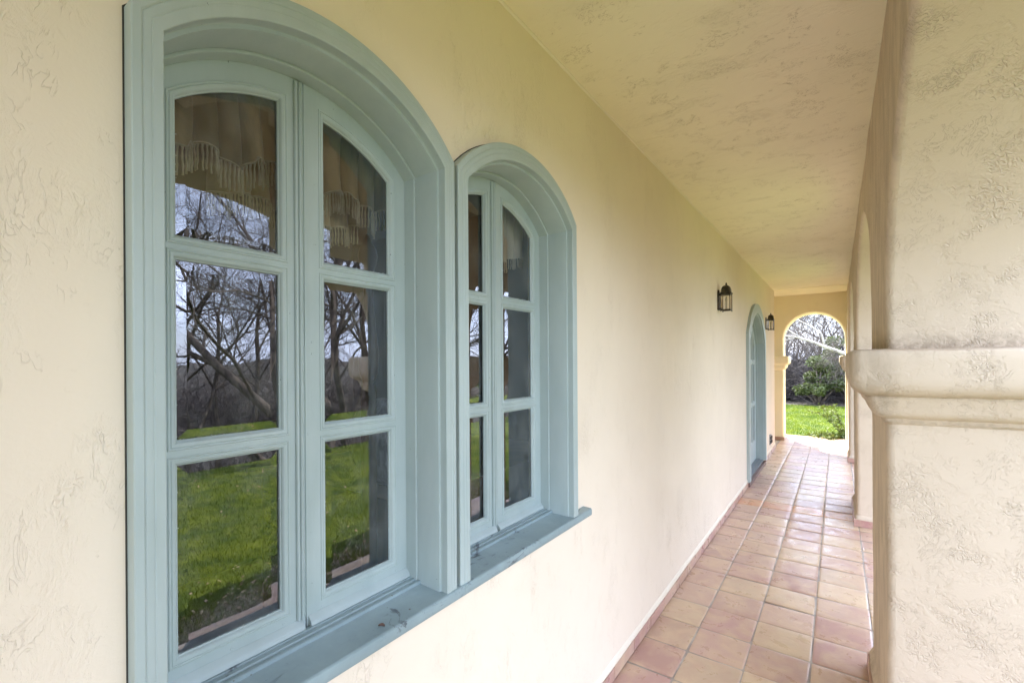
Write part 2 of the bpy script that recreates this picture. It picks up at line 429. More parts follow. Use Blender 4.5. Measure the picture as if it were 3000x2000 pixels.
# ------------------------------------------------------------------ house wall
def build_house_wall():
    root = tag(empty('house_wall', (WX, 3, 0)), 'long cream stucco house wall pierced by two round-headed windows and a door', 'wall')
    ops = [(W1, .04, .97), (W2, .04, .97), (DR, .10, 0.0)]
    ys = {-6.0, 10.03}
    for w, g, zb in ops:
        h = w.half + g
        for i in range(41): ys.add(round(w.yc - h + 2 * h * i / 40, 5))
    y = -6.0
    while y < 10: ys.add(round(y, 4)); y += .5
    ys = sorted(ys)
    ys = [ys[0]] + [b for a, b in zip(ys, ys[1:]) if b - a > .002]
    m = MB()
    def spans(y0, y1):
        yc = (y0 + y1) / 2
        for w, g, zb in ops:
            if abs(yc - w.yc) < w.half + g:
                return [((0, 0), (zb, zb)), ((w.top(y0, g), w.top(y1, g)), (CEIL + .05, CEIL + .05))]
        return [((0, 0), (CEIL + .05, CEIL + .05))]
    for y0, y1 in zip(ys, ys[1:]):
        for (a0, a1), (b0, b1) in spans(y0, y1):
            if b0 - a0 < .002 and b1 - a1 < .002: continue
            m.add([(WX, y0, a0), (WX, y1, a1), (WX, y1, b1), (WX, y0, b0)], [(0, 1, 2, 3)])
            m.add([(WX - .22, y0, a0), (WX - .22, y1, a1), (WX - .22, y1, b1), (WX - .22, y0, b0)], [(3, 2, 1, 0)])
            if a0 > .01: m.add([(WX, y0, a0), (WX, y1, a1), (WX - .22, y1, a1), (WX - .22, y0, a0)], [(0, 3, 2, 1)])
            if b0 < CEIL: m.add([(WX, y0, b0), (WX, y1, b1), (WX - .22, y1, b1), (WX - .22, y0, b0)], [(0, 1, 2, 3)])
    for w, g, zb in ops:
        for sgn in (-1, 1):
            yy = w.yc + sgn * (w.half + g)
            m.add([(WX, yy, zb), (WX, yy, w.top(yy, g)), (WX - .22, yy, w.top(yy, g)), (WX - .22, yy, zb)], [(0, 1, 2, 3)])
    # rounded house corner at the far end, then the return wall
    rr = .03; base = []
    for k in range(7):
        a = math.pi / 2 * k / 6
        base.append((WX - rr + rr * math.cos(a), 10.03 + rr * math.sin(a)))
    base.append((-5.0, 10.06))
    m.loft([[(x, y, 0) for x, y in base], [(x, y, CEIL + .05) for x, y in base]], False)
    m.build('wall_plaster', m_wall, root, 40)
    # tile skirting with a plaster ledge on top
    sk = MB()
    def run(ya, yb):
        y = yb
        while y > ya + .02:
            y0 = max(ya, y - .2885 + .004)
            dx = random.uniform(-.0015, .0015)
            c = random.choice([(.50, .30, .25), (.54, .34, .27), (.56, .37, .29), (.47, .27, .235)]); f = random.uniform(.9, 1.1)
            sk.cur = tuple(q * f for q in c)
            sk.box(WX - .01, -.9725 + dx, y0, y - .004, .004, .070 + random.uniform(-.002, .002))
            y -= .2885
    run(-6, 6.90); run(8.56, 10.03)
    sk.build('skirting', m_tile, root)
    lg = MB()
    for ya, yb in ((-6, 6.91), (8.55, 10.035)):
        n = int((yb - ya) / .05); prof = [(-.992, .110), (-.984, .106), (-.978, .092), (-.9745, .077), (-.9760, .071), (-.992, .071)]
        rings = []
        for i in range(n + 1):
            y = ya + (yb - ya) * i / n
            rings.append([(x + (.0022 * mn.noise(Vector((0, y * 3, k))) if k not in (0, 5) else 0), y, z + .006 * mn.noise(Vector((y * 2.3, k * .2, 1)))) for k, (x, z) in enumerate(prof)])
        lg.loft(rings, True, True, True)
    lg.build('plaster_ledge', m_plaster, root, 60)
    return root
build_house_wall()

# ------------------------------------------------------------------ arched walls with rounded plaster edges
def arched_face(m, maps, u0, u1, ulo, uhi, zs, za, w0, w1, ztop, r=.03, circle=False, zs_arc=None, wobble=.004):
    """one opening from u0..u1 in a wall between depths w0 (near face) and w1; wall runs ulo..uhi around it"""
    uc, half = (u0 + u1) / 2, (u1 - u0) / 2
    zsa = zs_arc if zs_arc is not None else zs
    out = []; nj = 34
    for i in range(nj): out.append((u0, zsa * i / nj, -1, 0, 'j'))
    na = 48
    for i in range(na + 1):
        a = math.pi * (1 - i / na)
        cu, cz = math.cos(a), math.sin(a)
        nrm = Vector((cu / half, cz / (za - zsa))).normalized()
        out.append((uc + half * cu, zsa + (za - zsa) * cz, nrm.x, nrm.y, 'a'))
    for i in range(nj): out.append((u1, zsa * (nj - 1 - i) / nj, 1, 0, 'k'))
    K = 6
    rings = []
    def P(u, w, z): return wob(maps(u, w, z), wobble, 2.6)
    def off(q): return [(u + nx * q, z + nz * q) for u, z, nx, nz, t in out]
    for k in range(K + 1):
        a = math.pi / 2 * k / K
        rings.append([P(u, w0 + r * (1 - math.sin(a)), z) for u, z in off(r * (1 - math.cos(a)))])
    inner = [P(u, w0 + r, z) for u, z in off(0)]
    # rings: k=0 -> at depth w0+r offset 0 ; k=K -> depth w0 offset r
    n = len(out)
    S = 10
    for face, sign in ((w0, 1), (w1, -1)):
        rr_ = []
        for k in range(K + 1):
            a = math.pi / 2 * k / K
            rr_.append([P(u, face + sign * r * (1 - math.sin(a)), z) for u, z in off(r * (1 - math.cos(a)))])
        m.loft(rr_, False)
        # flat face outwards
        strip = []
        o = off(r)
        for s in range(S + 1):
            f = s / S; row = []
            for (u, z), (_, _, nx, nz, t) in zip(o, out):
                if t == 'j': row.append(P(u + (ulo - u) * f, face, z))
                elif t == 'k': row.append(P(u + (uhi - u) * f, face, z))
                else: row.append(P(u, face, z + (ztop - z) * f))
            strip.append(row)
        ja, ka = nj, nj + na            # first/last arch index
        m.loft([row[:nj] for row in strip], False)
        m.loft([row[ja:ka + 1] for row in strip], False)
        m.loft([row[ka + 1:] for row in strip], False)
        # shoulders
        for iu, bound, ji in ((ja, ulo, nj - 1), (ka, uhi, ka + 1)):
            (ua, za_), (uj, zj) = o[iu], o[ji]
            T = 12; rows = []
            for s in range(S + 1):
                f = s / S
                rows.append([P(ua + (bound - ua) * f, face, zj)] + [P(ua + (bound - ua) * f, face, za_ + (ztop - za_) * q / T) for q in range(T + 1)])
            m.loft(rows, False)
    # soffit between the rounded edges
    D = 8; rows = []
    for s in range(D + 1):
        w = (w0 + r) + (w1 - r - w0 - r) * s / D
        rows.append([P(u, w, z) for u, z in off(0)])
    m.loft(rows, False)

def capital(m, x0, x1, y0, y1, prof, r=.03, cut=None):
    rings = []
    for o, z in prof:
        rad = max(.012, r * .8 + max(0, o) * .14); ring = []
        X0, X1, Y0, Y1 = x0 - o, x1 + o, y0 - o, y1 + o
        for cx, cy, a0 in ((X1 - rad, Y1 - rad, 0), (X0 + rad, Y1 - rad, 90), (X0 + rad, Y0 + rad, 180), (X1 - rad, Y0 + rad, 270)):
            for k in range(9):
                a = R(a0 + 90 * k / 8); ring.append((cx + rad * math.cos(a), cy + rad * math.sin(a)))
        full = []
        for i in range(len(ring)):
            a, b = Vector(ring[i]), Vector(ring[(i + 1) % len(ring)])
            nn = max(1, int((b - a).length / .06)) if i % 9 == 8 else 1
            for q in range(nn):
                full.append(tuple(a.lerp(b, q / nn)))
        if rings and len(full) != len(rings[0]):
            # resample straight sides to the same count
            full = []
            for i in range(len(ring)):
                a, b = Vector(ring[i]), Vector(ring[(i + 1) % len(ring)])
                nn = cnts[i]
                for q in range(nn): full.append(tuple(a.lerp(b, q / nn)))
        elif not rings:
            cnts = [max(1, int((Vector(ring[(i + 1) % len(ring)]) - Vector(ring[i])).length / .06)) if i % 9 == 8 else 1 for i in range(len(ring))]
        rings.append([wob((x, y, z), .004, 4.5) for x, y in full])
    m.loft(rings, True)

CAP = [(-.02, 1.440), (.000, 1.446), (.010, 1.456), (.014, 1.470), (.030, 1.476), (.042, 1.486), (.048, 1.500), (.056, 1.524), (.064, 1.545), (.066, 1.556),
       (.082, 1.562), (.098, 1.572), (.110, 1.588), (.116, 1.606), (.118, 1.63), (.118, 1.66), (.118, 1.69), (.117, 1.715), (.112, 1.727), (.100, 1.732), (.05, 1.736), (-.03, 1.740)]

def build_arcade():
    root = tag(empty('arcade_wall', (AX0, 2.7, 0)), 'cream stucco arcade with thick square piers and moulded capitals beside the tiled walk', 'arcade')
    m = MB()
    mp_ = lambda u, w, z: (w, u, z)
    ops = [(-.30, 2.29), (3.20, 5.79), (6.70, 9.29)]
    for i, (a, b) in enumerate(ops):
        lo = a - .455; hi = b + .455
        if i == 0: lo = a - .95
        if i == len(ops) - 1: hi = 11.3
        arched_face(m, mp_, a, b, lo, hi, 1.74, 2.76 if i else 2.66, AX0, AX1, 3.42, .026, zs_arc=1.96 if i else 1.86)
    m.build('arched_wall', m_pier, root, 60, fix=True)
    piers = [(-1.21, -.30), (2.29, 3.20), (5.79, 6.70), (9.29, 11.9)]
    for a, b in piers:
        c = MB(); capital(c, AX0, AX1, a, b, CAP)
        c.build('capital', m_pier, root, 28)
        s = MB()
        # skirting tiles round the foot of the pier
        y = a - .012
        def tcol():
            cc = random.choice([(.46, .255, .22), (.50, .29, .245), (.42, .22, .195)]); return cc
        n = max(1, round((b - a + .024) / .29)); L = (b - a + .024) / n
        for k in range(n):
            s.cur = tcol(); s.box(AX0 - .028, AX0 + .02, a - .012 + k * L + .003, a - .012 + (k + 1) * L - .003, .004, .072)
            s.cur = tcol(); s.box(AX1 - .02, AX1 + .016, a - .012 + k * L + .003, a - .012 + (k + 1) * L - .003, .004, .072)
        x = AX0 - .026; k = 0
        while x < AX1:
            x1 = min(AX1 + .014, x + (.035 if k == 0 else .17))
            s.cur = tcol(); s.box(x, x1 - .005, a - .016, a + .02, .004, .074)
            s.cur = tcol(); s.box(x, x1 - .005, b - .02, b + .016, .004, .074)
            x = x1; k += 1
        s.build('skirting', m_tile, root)
        f = MB()   # plaster bead above the skirting
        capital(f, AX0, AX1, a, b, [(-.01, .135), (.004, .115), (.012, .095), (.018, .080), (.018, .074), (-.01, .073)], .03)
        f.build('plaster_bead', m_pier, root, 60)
build_arcade()

def build_end_wall():
    root = tag(empty('end_wall', (-.4, 11.07, 0)), 'yellow cream stucco wall with a round arch closing the far end of the walk', 'wall')
    m = MB()
    arched_face(m, lambda u, w, z: (u, w, z), -.925, .125, -4.5, .35, 1.76, 2.64, 11.07, 11.57, 3.42, .034, zs_arc=2.115)
    m.build('arched_wall', m_end, root, 60)
    for x0, x1 in ((-1.9, -.925), (.125, .9)):
        c = MB(); capital(c, x0, x1, 11.07, 11.57, [(o * .82, z + .022) for o, z in CAP]); c.build('capital', m_end, root, 60)
    s = MB()
    for x0, x1 in ((-1.9, -.925), (.125, .152)):
        s.cur = (.34, .19, .13); s.box(x0, x1 + .012, 11.05, 11.585, .004, .07)
    s.build('skirting', m_tile, root)
build_end_wall()

# ------------------------------------------------------------------ ceiling, roof, floor, ground
def struct(name, m, mat, smooth=None):
    o = m.build(name, mat, None, smooth); o['kind'] = 'structure'; return o
m = MB()
nx, ny = 8, 70
rows = []
for i in range(nx + 1):
    rows.append([wob((-1.02 + 1.24 * i / nx, -6 + 15.9 * j / ny, CEIL), .004, 1.7) for j in range(ny + 1)])
m.loft(rows, False)
m.box(-1.02, .22, -6, 9.9, CEIL + .02, CEIL + .05)
struct('ceiling', m, m_ceil, 60)
m = MB(); rows = []
for j in range(161):
    y = -1.2 + 11.1 * j / 160
    rows.append([wob((WX + .012 * math.cos(a) - .004, y, CEIL - .004 - .012 * math.sin(a) + .006), .002, 2.5) for a in [math.pi * k / 8 - .4 for k in range(9)]])
m.loft(rows, False)
struct('ceiling_bead', m, m_plaster, 179)
m = MB(); m.box(-4.5, .22, 9.9, 11.2, CEIL + .012, CEIL + .05); m.box(-1.1, .2, 9.885, 9.90, CEIL - .004, CEIL + .05)
struct('porch_ceiling', m, m_end)
m = MB(); m.box(-6, .66, -1.8, 11.58, CEIL + .06, CEIL + .30)
struct('roof', m, m_plaster)
m = MB(); m.box(-6, 1.08, -2.0, 11.98, -.12, -.004)
struct('floor_slab', m, m_grout)

def build_tiles():
    m = MB()
    xg = [-.985, -.725, -.4285, -.1305, .1675, .466, .764, 1.075]
    cols = [(.52, .345, .265), (.55, .385, .29), (.50, .305, .255), (.57, .42, .28), (.44, .265, .21), (.60, .45, .29), (.50, .33, .255), (.53, .365, .25)]
    N = 7
    k0 = -21
    y = 5.93 + .30
    rowsY = []
    yy = 5.935
    # rows counted from the orange course
    t = 0; y = 5.935
    while y > -1.75: rowsY.append((y - .2885, y)); y -= .2885
    rowsY.append((5.935, 6.215))
    y = 6.215
    while y < 11.8: rowsY.append((y, min(11.97, y + .2885))); y += .2885
    for (ya, yb) in rowsY:
        orange = abs(ya - 5.935) < .01
        for ci in range(len(xg) - 1):
            x0, x1 = xg[ci] + .0038, xg[ci + 1] - .0038
            a, b = ya + .0026, yb - .0026
            if xg[ci] > .45 and -.3 < ya < 2: pass
            c = random.choice(cols) if not orange else random.choice([(.66, .33, .16), (.62, .30, .17), (.55, .27, .16)])
            f = random.uniform(.85, 1.0); m.cur = tuple(q * f for q in c)
            j = [random.uniform(-.0022, .0022) for _ in range(4)]
            tz = random.uniform(-.0009, .0012); tx = random.uniform(-.004, .004); ty = random.uniform(-.004, .004)
            vs = []; fs = []
            gu = [0, .012, .04, .15, .5, .85, .96, .988, 1]
            G = len(gu)
            ph = random.uniform(0, 9)
            for iu, u in enumerate(gu):
                for iv, v in enumerate(gu):
                    x = x0 + (x1 - x0) * u + (j[0] if u < .5 else j[1]) * (1 if u != .5 else 0)
                    y_ = a + (b - a) * v + (j[2] if v < .5 else j[3])
                    # rounded corners
                    d = min(u, 1 - u, v, 1 - v)
                    cu, cv = max(0, .04 - min(u, 1 - u)), max(0, .04 - min(v, 1 - v))
                    dd = math.hypot(cu, cv)
                    z = tz + tx * (u - .5) + ty * (v - .5) - .0032 * min(1, (dd / .04)) ** 2.0 + .0010 * mn.noise(Vector((x * 9, y_ * 9, ph)))
                    if cu > 0 and cv > 0:
                        sx = 1 if u < .5 else -1; sy = 1 if v < .5 else -1
                        x += sx * .003 * (cu * cv) / .0016; y_ += sy * .003 * (cu * cv) / .0016
                    vs.append((x, y_, z))
            for iu in range(G - 1):
                for iv in range(G - 1):
                    p = iu * G + iv; fs.append((p, p + G, p + G + 1, p + 1))
            m.add(vs, fs)
    o = m.build('tiled_floor', m_tile, None, 179, fix=False); o['kind'] = 'structure'
build_tiles()

# lawn: one sheet out to the horizon
def build_lawn():
    xs = np.concatenate([np.linspace(-400, -20, 8), np.linspace(-12, 30, 100), np.linspace(40, 400, 8)])
    ys = np.concatenate([np.linspace(-400, -20, 8), np.linspace(-12, 40, 110), np.linspace(50, 400, 8)])
    V = np.zeros((len(xs) * len(ys), 3)); k = 0
    for x in xs:
        for y in ys:
            z = -.10 + .02 * mn.noise(Vector((x * .6, y * .6, 0)))
            if x > 1.1 and y < 12: z -= .012 * (x - 1.1) if x < 40 else .5
            if y > 12 and y < 60: z += -.006 * (y - 12)
            if x < 1.1 and y < 12: z = -.14
            V[k] = (x, y, z); k += 1
    ny_ = len(ys); F = []
    for i in range(len(xs) - 1):
        for j in range(ny_ - 1):
            p = i * ny_ + j; F.append((p, p + ny_, p + ny_ + 1, p + 1))
    o = fastmesh('lawn', V, np.array(F), m_lawn, None, True); o['kind'] = 'structure'
build_lawn()

def gz(x, y):
    z = -.10 + .02 * mn.noise(Vector((x * .6, y * .6, 0)))
    if x > 1.1 and y < 12: z -= .012 * (x - 1.1)
    if y > 12: z += -.006 * (y - 12)
    return z

def blades(n, x0, x1, y0, y1, hmin, hmax, wd, pw=1.0):
    x = x0 + (x1 - x0) * rng.random(n) ** pw; y = y0 + (y1 - y0) * rng.random(n)
    h = hmin + (hmax - hmin) * rng.random(n); a = rng.random(n) * 6.283; w = wd * (.6 + .8 * rng.random(n))
    l = h * (.2 + 1.0 * rng.random(n)); b = rng.random(n) * 6.283
    z = np.array([gz(p, q) for p, q in zip(x, y)])
    v = np.zeros((n, 5, 3))
    dx, dy = np.cos(a) * w, np.sin(a) * w; lx, ly = np.cos(b) * l, np.sin(b) * l
    v[:, 0] = np.stack([x - dx, y - dy, z], 1); v[:, 1] = np.stack([x + dx, y + dy, z], 1)
    v[:, 2] = np.stack([x + dx * .7 + lx * .35, y + dy * .7 + ly * .35, z + h * .6], 1)
    v[:, 3] = np.stack([x - dx * .7 + lx * .35, y - dy * .7 + ly * .35, z + h * .6], 1)
    v[:, 4] = np.stack([x + lx, y + ly, z + h], 1)
    base = np.arange(n)[:, None] * 5
    f = np.concatenate([base + np.array([[0, 1, 2]]), base + np.array([[0, 2, 3]]), base + np.array([[3, 2, 4]])])
    return v.reshape(-1, 3), f
parts = [blades(90000, 1.25, 7.5, -.5, 9, .02, .055, .0022, 1.5), blades(60000, -3.2, 2.2, 12.0, 21.5, .03, .07, .0045)]
V = []; Fc = []; b_ = 0
for v, f in parts: V.append(v); Fc.append(f + b_); b_ += len(v)
tag(fastmesh('grass', np.concatenate(V), np.concatenate(Fc), m_grass), 'short bright green grass covering the lawn outside the arches', 'grass', None, 'stuff')

def scatter_leaves(n, fn, size, mat, name):
    P = np.array([fn() for _ in range(n)]); V = np.zeros((n, 6, 3))
    for i in range(n):
        s = size * random.uniform(.6, 1.3)
        rt = Matrix.Rotation(random.uniform(0, 6.28), 3, 'Z') @ Matrix.Rotation(random.gauss(0, P[i][3]), 3, 'X') @ Matrix.Rotation(random.gauss(0, P[i][3]), 3, 'Y')
        for k, (a, b, c) in enumerate(((-1, 0, 0), (-.3, -.45, .12), (.4, -.4, .1), (1, 0, -.05), (.4, .4, .1), (-.3, .45, .12))):
            V[i, k] = Vector(P[i][:3]) + rt @ Vector((a * s, b * s, c * s))
    F = (np.arange(n)[:, None] * 6 + np.arange(6)[None, :])
    return V.reshape(-1, 3), F
def fl():
    r_ = random.random()
    if r_ < .75:
        x = 1.15 + abs(random.gauss(0, .35)); y = random.uniform(-.5, 8)
    else:
        x = random.uniform(1.2, 9); y = random.uniform(-1, 10)
    return (x, y, gz(x, y) + .025, .5)
v, f = scatter_leaves(1500, fl, .020, m_leaf_dead, 'leaves')
tag(fastmesh('fallen_leaves', v, f, m_leaf_dead), 'dry brown fallen leaves strewn along the lawn edge', 'leaves', None, 'stuff')

# ------------------------------------------------------------------ windows
def sash_top(w, y, d):
    """arched head of a sash, moved down square to the curve by d"""
    u = y - w.yc
    return w.sc + math.sqrt(max(1e-6, (w.sr - d) ** 2 - u * u))

def arc_outline(w, y0, y1, z0, z1, ins, n=14, arc=None):
    """closed outline (y,z); z1 None -> follows the arch of w at offset arc"""
    a, b, c = y0 + ins, y1 - ins, z0 + ins
    pts = [(a, c), (b, c)]
    for i in range(n + 1):
        y = b + (a - b) * i / n
        z = sash_top(w, y, -arc + ins) if z1 is None else (z1 - ins)
        pts.append((y, z))
    return pts

SF = -1.112     # front of the sashes
def make_window(w, name_label, tilt, sill_a, sill_b, left_extra=0):
    root = tag(empty('arched_window', (WX, w.yc, 1.0)), name_label, 'window')
    # casing + reveal, one moulding swept round the opening
    m = MB()
    prof = [(-.0058, -1.135), (-.0058, -1.0690), (-.0045, -1.067), (-.0005, -1.067), (0, -1.0685), (0, -.9755), (.0005, -.974), (.0065, -.974), (.0075, -.972), (.0075, -.9485), (.0090, -.947),
            (.0225, -.947), (.0235, -.9476), (.0245, -.9482), (.0255, -.9477), (.0270, -.9474), (.0350, -.9482), (.0360, -.9490), (.0370, -.9496), (.0380, -.9486), (.0395, -.9478), (.0505, -.9490), (.0525, -.9515), (.0525, -.998)]
    m.loft([w.ring(o, X) for o, X in prof], False)
    m.build('casing', m_paint, root, 25)
    g = MB()
    g.loft([w.ring(.0525, -.9850), w.ring(.0540, -.9842), w.ring(.0552, -.9846), w.ring(.0555, -.988)], False)
    g.build('caulk_line', m_gap, root, 60)
    # sill
    s = MB()
    pr = [(-.9995, .968), (-.945, .9745), (-.9415, .977), (-.9400, .981), (-.9400, 1.000), (-.9420, 1.0055), (-.9465, 1.0080), (-1.052, 1.0125), (-1.054, 1.0135), (-1.054, 1.0205), (-1.057, 1.0225), (-1.067, 1.0225),
          (-1.069, 1.0195), (-1.0715, 1.0195), (-1.0735, 1.0245), (-1.083, 1.0255), (-1.085, 1.0215), (-1.088, 1.0210), (-1.090, 1.0265), (-1.100, 1.0270), (-1.102, 1.0155), (-1.16, 1.0155), (-1.16, .968)]
    s.loft([[(x, y, z) for x, z in pr] for y in (sill_a, sill_b)], True, True, True)
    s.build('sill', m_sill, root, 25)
    half = w.half + .0015
    Z = [(1.085, 1.492), (1.532, 1.922), (1.960, None)]
    for side in (-1, 1):
        if side < 0: ya, yb = w.yc - half, w.yc - .0015; ga, gb = ya + .0595, yb - .0535
        else: ya, yb = w.yc + .0015, w.yc + half; ga, gb = ya + .0535, yb - .0595
        b = MB(); x0, x1 = SF - .020, SF
        top = lambda y: sash_top(w, y, 0)
        tg = lambda y: sash_top(w, y, .063)
        def col(a_, c_, zb, zt=None):
            n = 4 if c_ - a_ < .1 else 14
            tp = [(c_ + (a_ - c_) * i / n, top(c_ + (a_ - c_) * i / n)) for i in range(n + 1)]
            if zt is None: return [(a_, zb), (c_, zb)] + tp
        b.prism(col(ya, ga, 1.019), x0, x1); b.prism(col(gb, yb, 1.019), x0, x1)
        b.prism([(ga, 1.019), (gb, 1.019), (gb, 1.085), (ga, 1.085)], x0, x1)
        for z0, z1 in ((1.492, 1.532), (1.922, 1.960)):
            b.prism([(ga, z0), (gb, z0), (gb, z1), (ga, z1)], x0, x1)
        n = 14
        b.prism([(ga + (gb - ga) * i / n, tg(ga + (gb - ga) * i / n)) for i in range(n + 1)] + [(gb + (ga - gb) * i / n, top(gb + (ga - gb) * i / n)) for i in range(n + 1)], x0, x1)
        sash = b.build('sash', m_paint, root)
        # glazing beads round each pane and the bevelled panes themselves
        bd = MB()
        for z0, z1 in Z:
            def O(ins): return [(y, z) for y, z in arc_outline(w, ga, gb, z0, z1, ins, 14, -.063)]
            R_ = [(-.0135, .0003), (-.0130, .0018), (-.0115, .0026), (-.0098, .0020), (-.0090, .0004), (-.0080, .0001), (-.0060, .0016), (-.0025, .0012), (.0010, -.0012), (.0032, -.0048), (.0040, -.0075), (.0052, -.0082), (.0064, -.0095), (.0066, -.016)]
            bd.loft([[(SF + dx, y, z) for y, z in O(ins)] for ins, dx in R_], True)
        bd.build('glazing_bead', m_paint, sash, 30)
        for z0, z1 in Z:
            gl = MB()
            A = arc_outline(w, ga, gb, z0, z1, .003, 14, -.063); B = arc_outline(w, ga, gb, z0, z1, .026, 14, -.063)
            ymid = (ga + gb) / 2
            tt = math.tan(R(tilt[0] if side < 0 else tilt[1]))
            fx = lambda y, d: SF - .0125 + d + (y - ymid) * tt
            gl.loft([[(fx(y, -.0017), y, z) for y, z in A], [(fx(y, 0), y, z) for y, z in B]], True, False, True)
            o = gl.build('glass_pane', m_glass, sash, None, False)
        # ragged bits of old putty and paint along the glass edges
        fk = MB()
        for z0, z1 in Z:
            zt_ = z1 if z1 is not None else 2.20
            for _ in range(46):
                e = random.random()
                if e < .6: yy, zz = random.uniform(ga + .006, gb - .006), z0 + .0068 + abs(random.gauss(0, .0011))
                elif e < .8: yy, zz = gb - .0070 - abs(random.gauss(0, .0009)), random.uniform(z0 + .01, zt_ - .01)
                else: yy, zz = ga + .0070 + abs(random.gauss(0, .0009)), random.uniform(z0 + .01, zt_ - .01)
                a_, b_2 = random.uniform(.0006, .0022), random.uniform(.0005, .0013)
                xx = SF - .0105
                fk.add([(xx, yy - a_, zz), (xx + .0006, yy, zz - b_2), (xx, yy + a_ * .8, zz), (xx + .0004, yy + a_ * .1, zz + b_2), (xx + .0022, yy, zz)], [(0, 1, 4), (1, 2, 4), (2, 3, 4), (3, 0, 4)])
        fk.build('putty', m_putty, sash)
        # weather bar along the bottom rail
        wb = MB(); e0, e1 = ya + (.0015 if side < 0 else .004), yb - (.010 if side < 0 else .0015)
        pw = [(SF - .01, 1.0495), (SF + .001, 1.0490), (SF + .006, 1.0440), (SF + .012, 1.038), (SF + .0160, 1.0325), (SF + .0165, 1.0265), (SF + .0130, 1.0222), (SF + .007, 1.0225), (SF - .01, 1.0245)]
        wb.loft([[(x, y, z) for x, z in pw] for y in (e0, e1)], True, True, True)
        wb.build('weather_bar', m_paint, sash, 40)
        for q in (.12, .5, .86):
            yy = e0 + (e1 - e0) * q
            p_ = MB(); p_.loft([[(SF + d, yy + rr * math.cos(t_), 1.057 + rr * math.sin(t_)) for t_ in [2 * math.pi * k / 10 for k in range(10)]] for rr, d in ((.0040, 0), (.0040, .0009), (.0030, .0014), (.0008, .0006))], True, False, True)
            p_.build('screw', m_paint, sash, 40)
        for zz in (1.722, 1.752):
            yy = (yb - .020) if side < 0 else (ya + .020)
            p_ = MB(); p_.loft([[(SF + d, yy + rr * math.cos(t_), zz + rr * math.sin(t_)) for t_ in [2 * math.pi * k / 10 for k in range(10)]] for rr, d in ((.0036, 0), (.0034, .0012), (.0012, .0010))], True, False, True)
            p_.build('screw', m_paint, sash, 40)
    # astragal where the sashes meet
    a = MB(); zt = w.top(w.yc, -.012); c0 = w.yc - .016
    pr = [(c0 - .0105, SF - .002), (c0 - .0105, SF + .006), (c0 - .0085, SF + .0088), (c0 - .0045, SF + .0092), (c0 - .0030, SF + .0050), (c0 - .0015, SF + .0048), (c0, SF + .0100), (c0 + .0040, SF + .0130), (c0 + .0080, SF + .0100), (c0 + .0095, SF + .0050), (c0 + .0115, SF + .0050), (c0 + .0130, SF + .0085), (c0 + .0170, SF + .0085), (c0 + .0190, SF - .002)]
    a.loft([[(x, y, z) for y, x in pr] for z in (1.0505, zt)], True, True, True)
    a.build('astragal', m_paint, root, 30)
    return root
make_window(W1, 'wide arched casement window with tan fringed valance, by the bare wall end', (-.4, -1.0), .10, 1.062)
make_window(W2, 'arched casement window with a cream fringed cloth inside, next to the bare wall and lantern', (-3.2, 0), 1.063, 1.953)

def sill_litter(x, y, label, L, rot, mat):
    m = MB(); rows = []
    for i in range(7):
        t = i / 6; w_ = .35 * L * math.sin(math.pi * (.08 + .84 * t))
        cx_, cy_ = x + math.cos(rot) * L * (t - .5), y + math.sin(rot) * L * (t - .5)
        rows.append([(cx_ - math.sin(rot) * w_ * k, cy_ + math.cos(rot) * w_ * k, 1.0122 + .0035 * k * k + .002 * math.sin(t * 3.1) + .0005) for k in (-1, -.4, .4, 1)])
    m.loft(rows, False); m.loft([[(p[0], p[1], p[2] + .0006) for p in r_] for r_ in rows], False)
    return tag(m.build('dried_leaf', mat, None, 179), label, 'leaf')
sill_litter(-.968, .765, 'curled brown dried leaf scrap lying on the sill of the wider window', .017, .5, m_step)

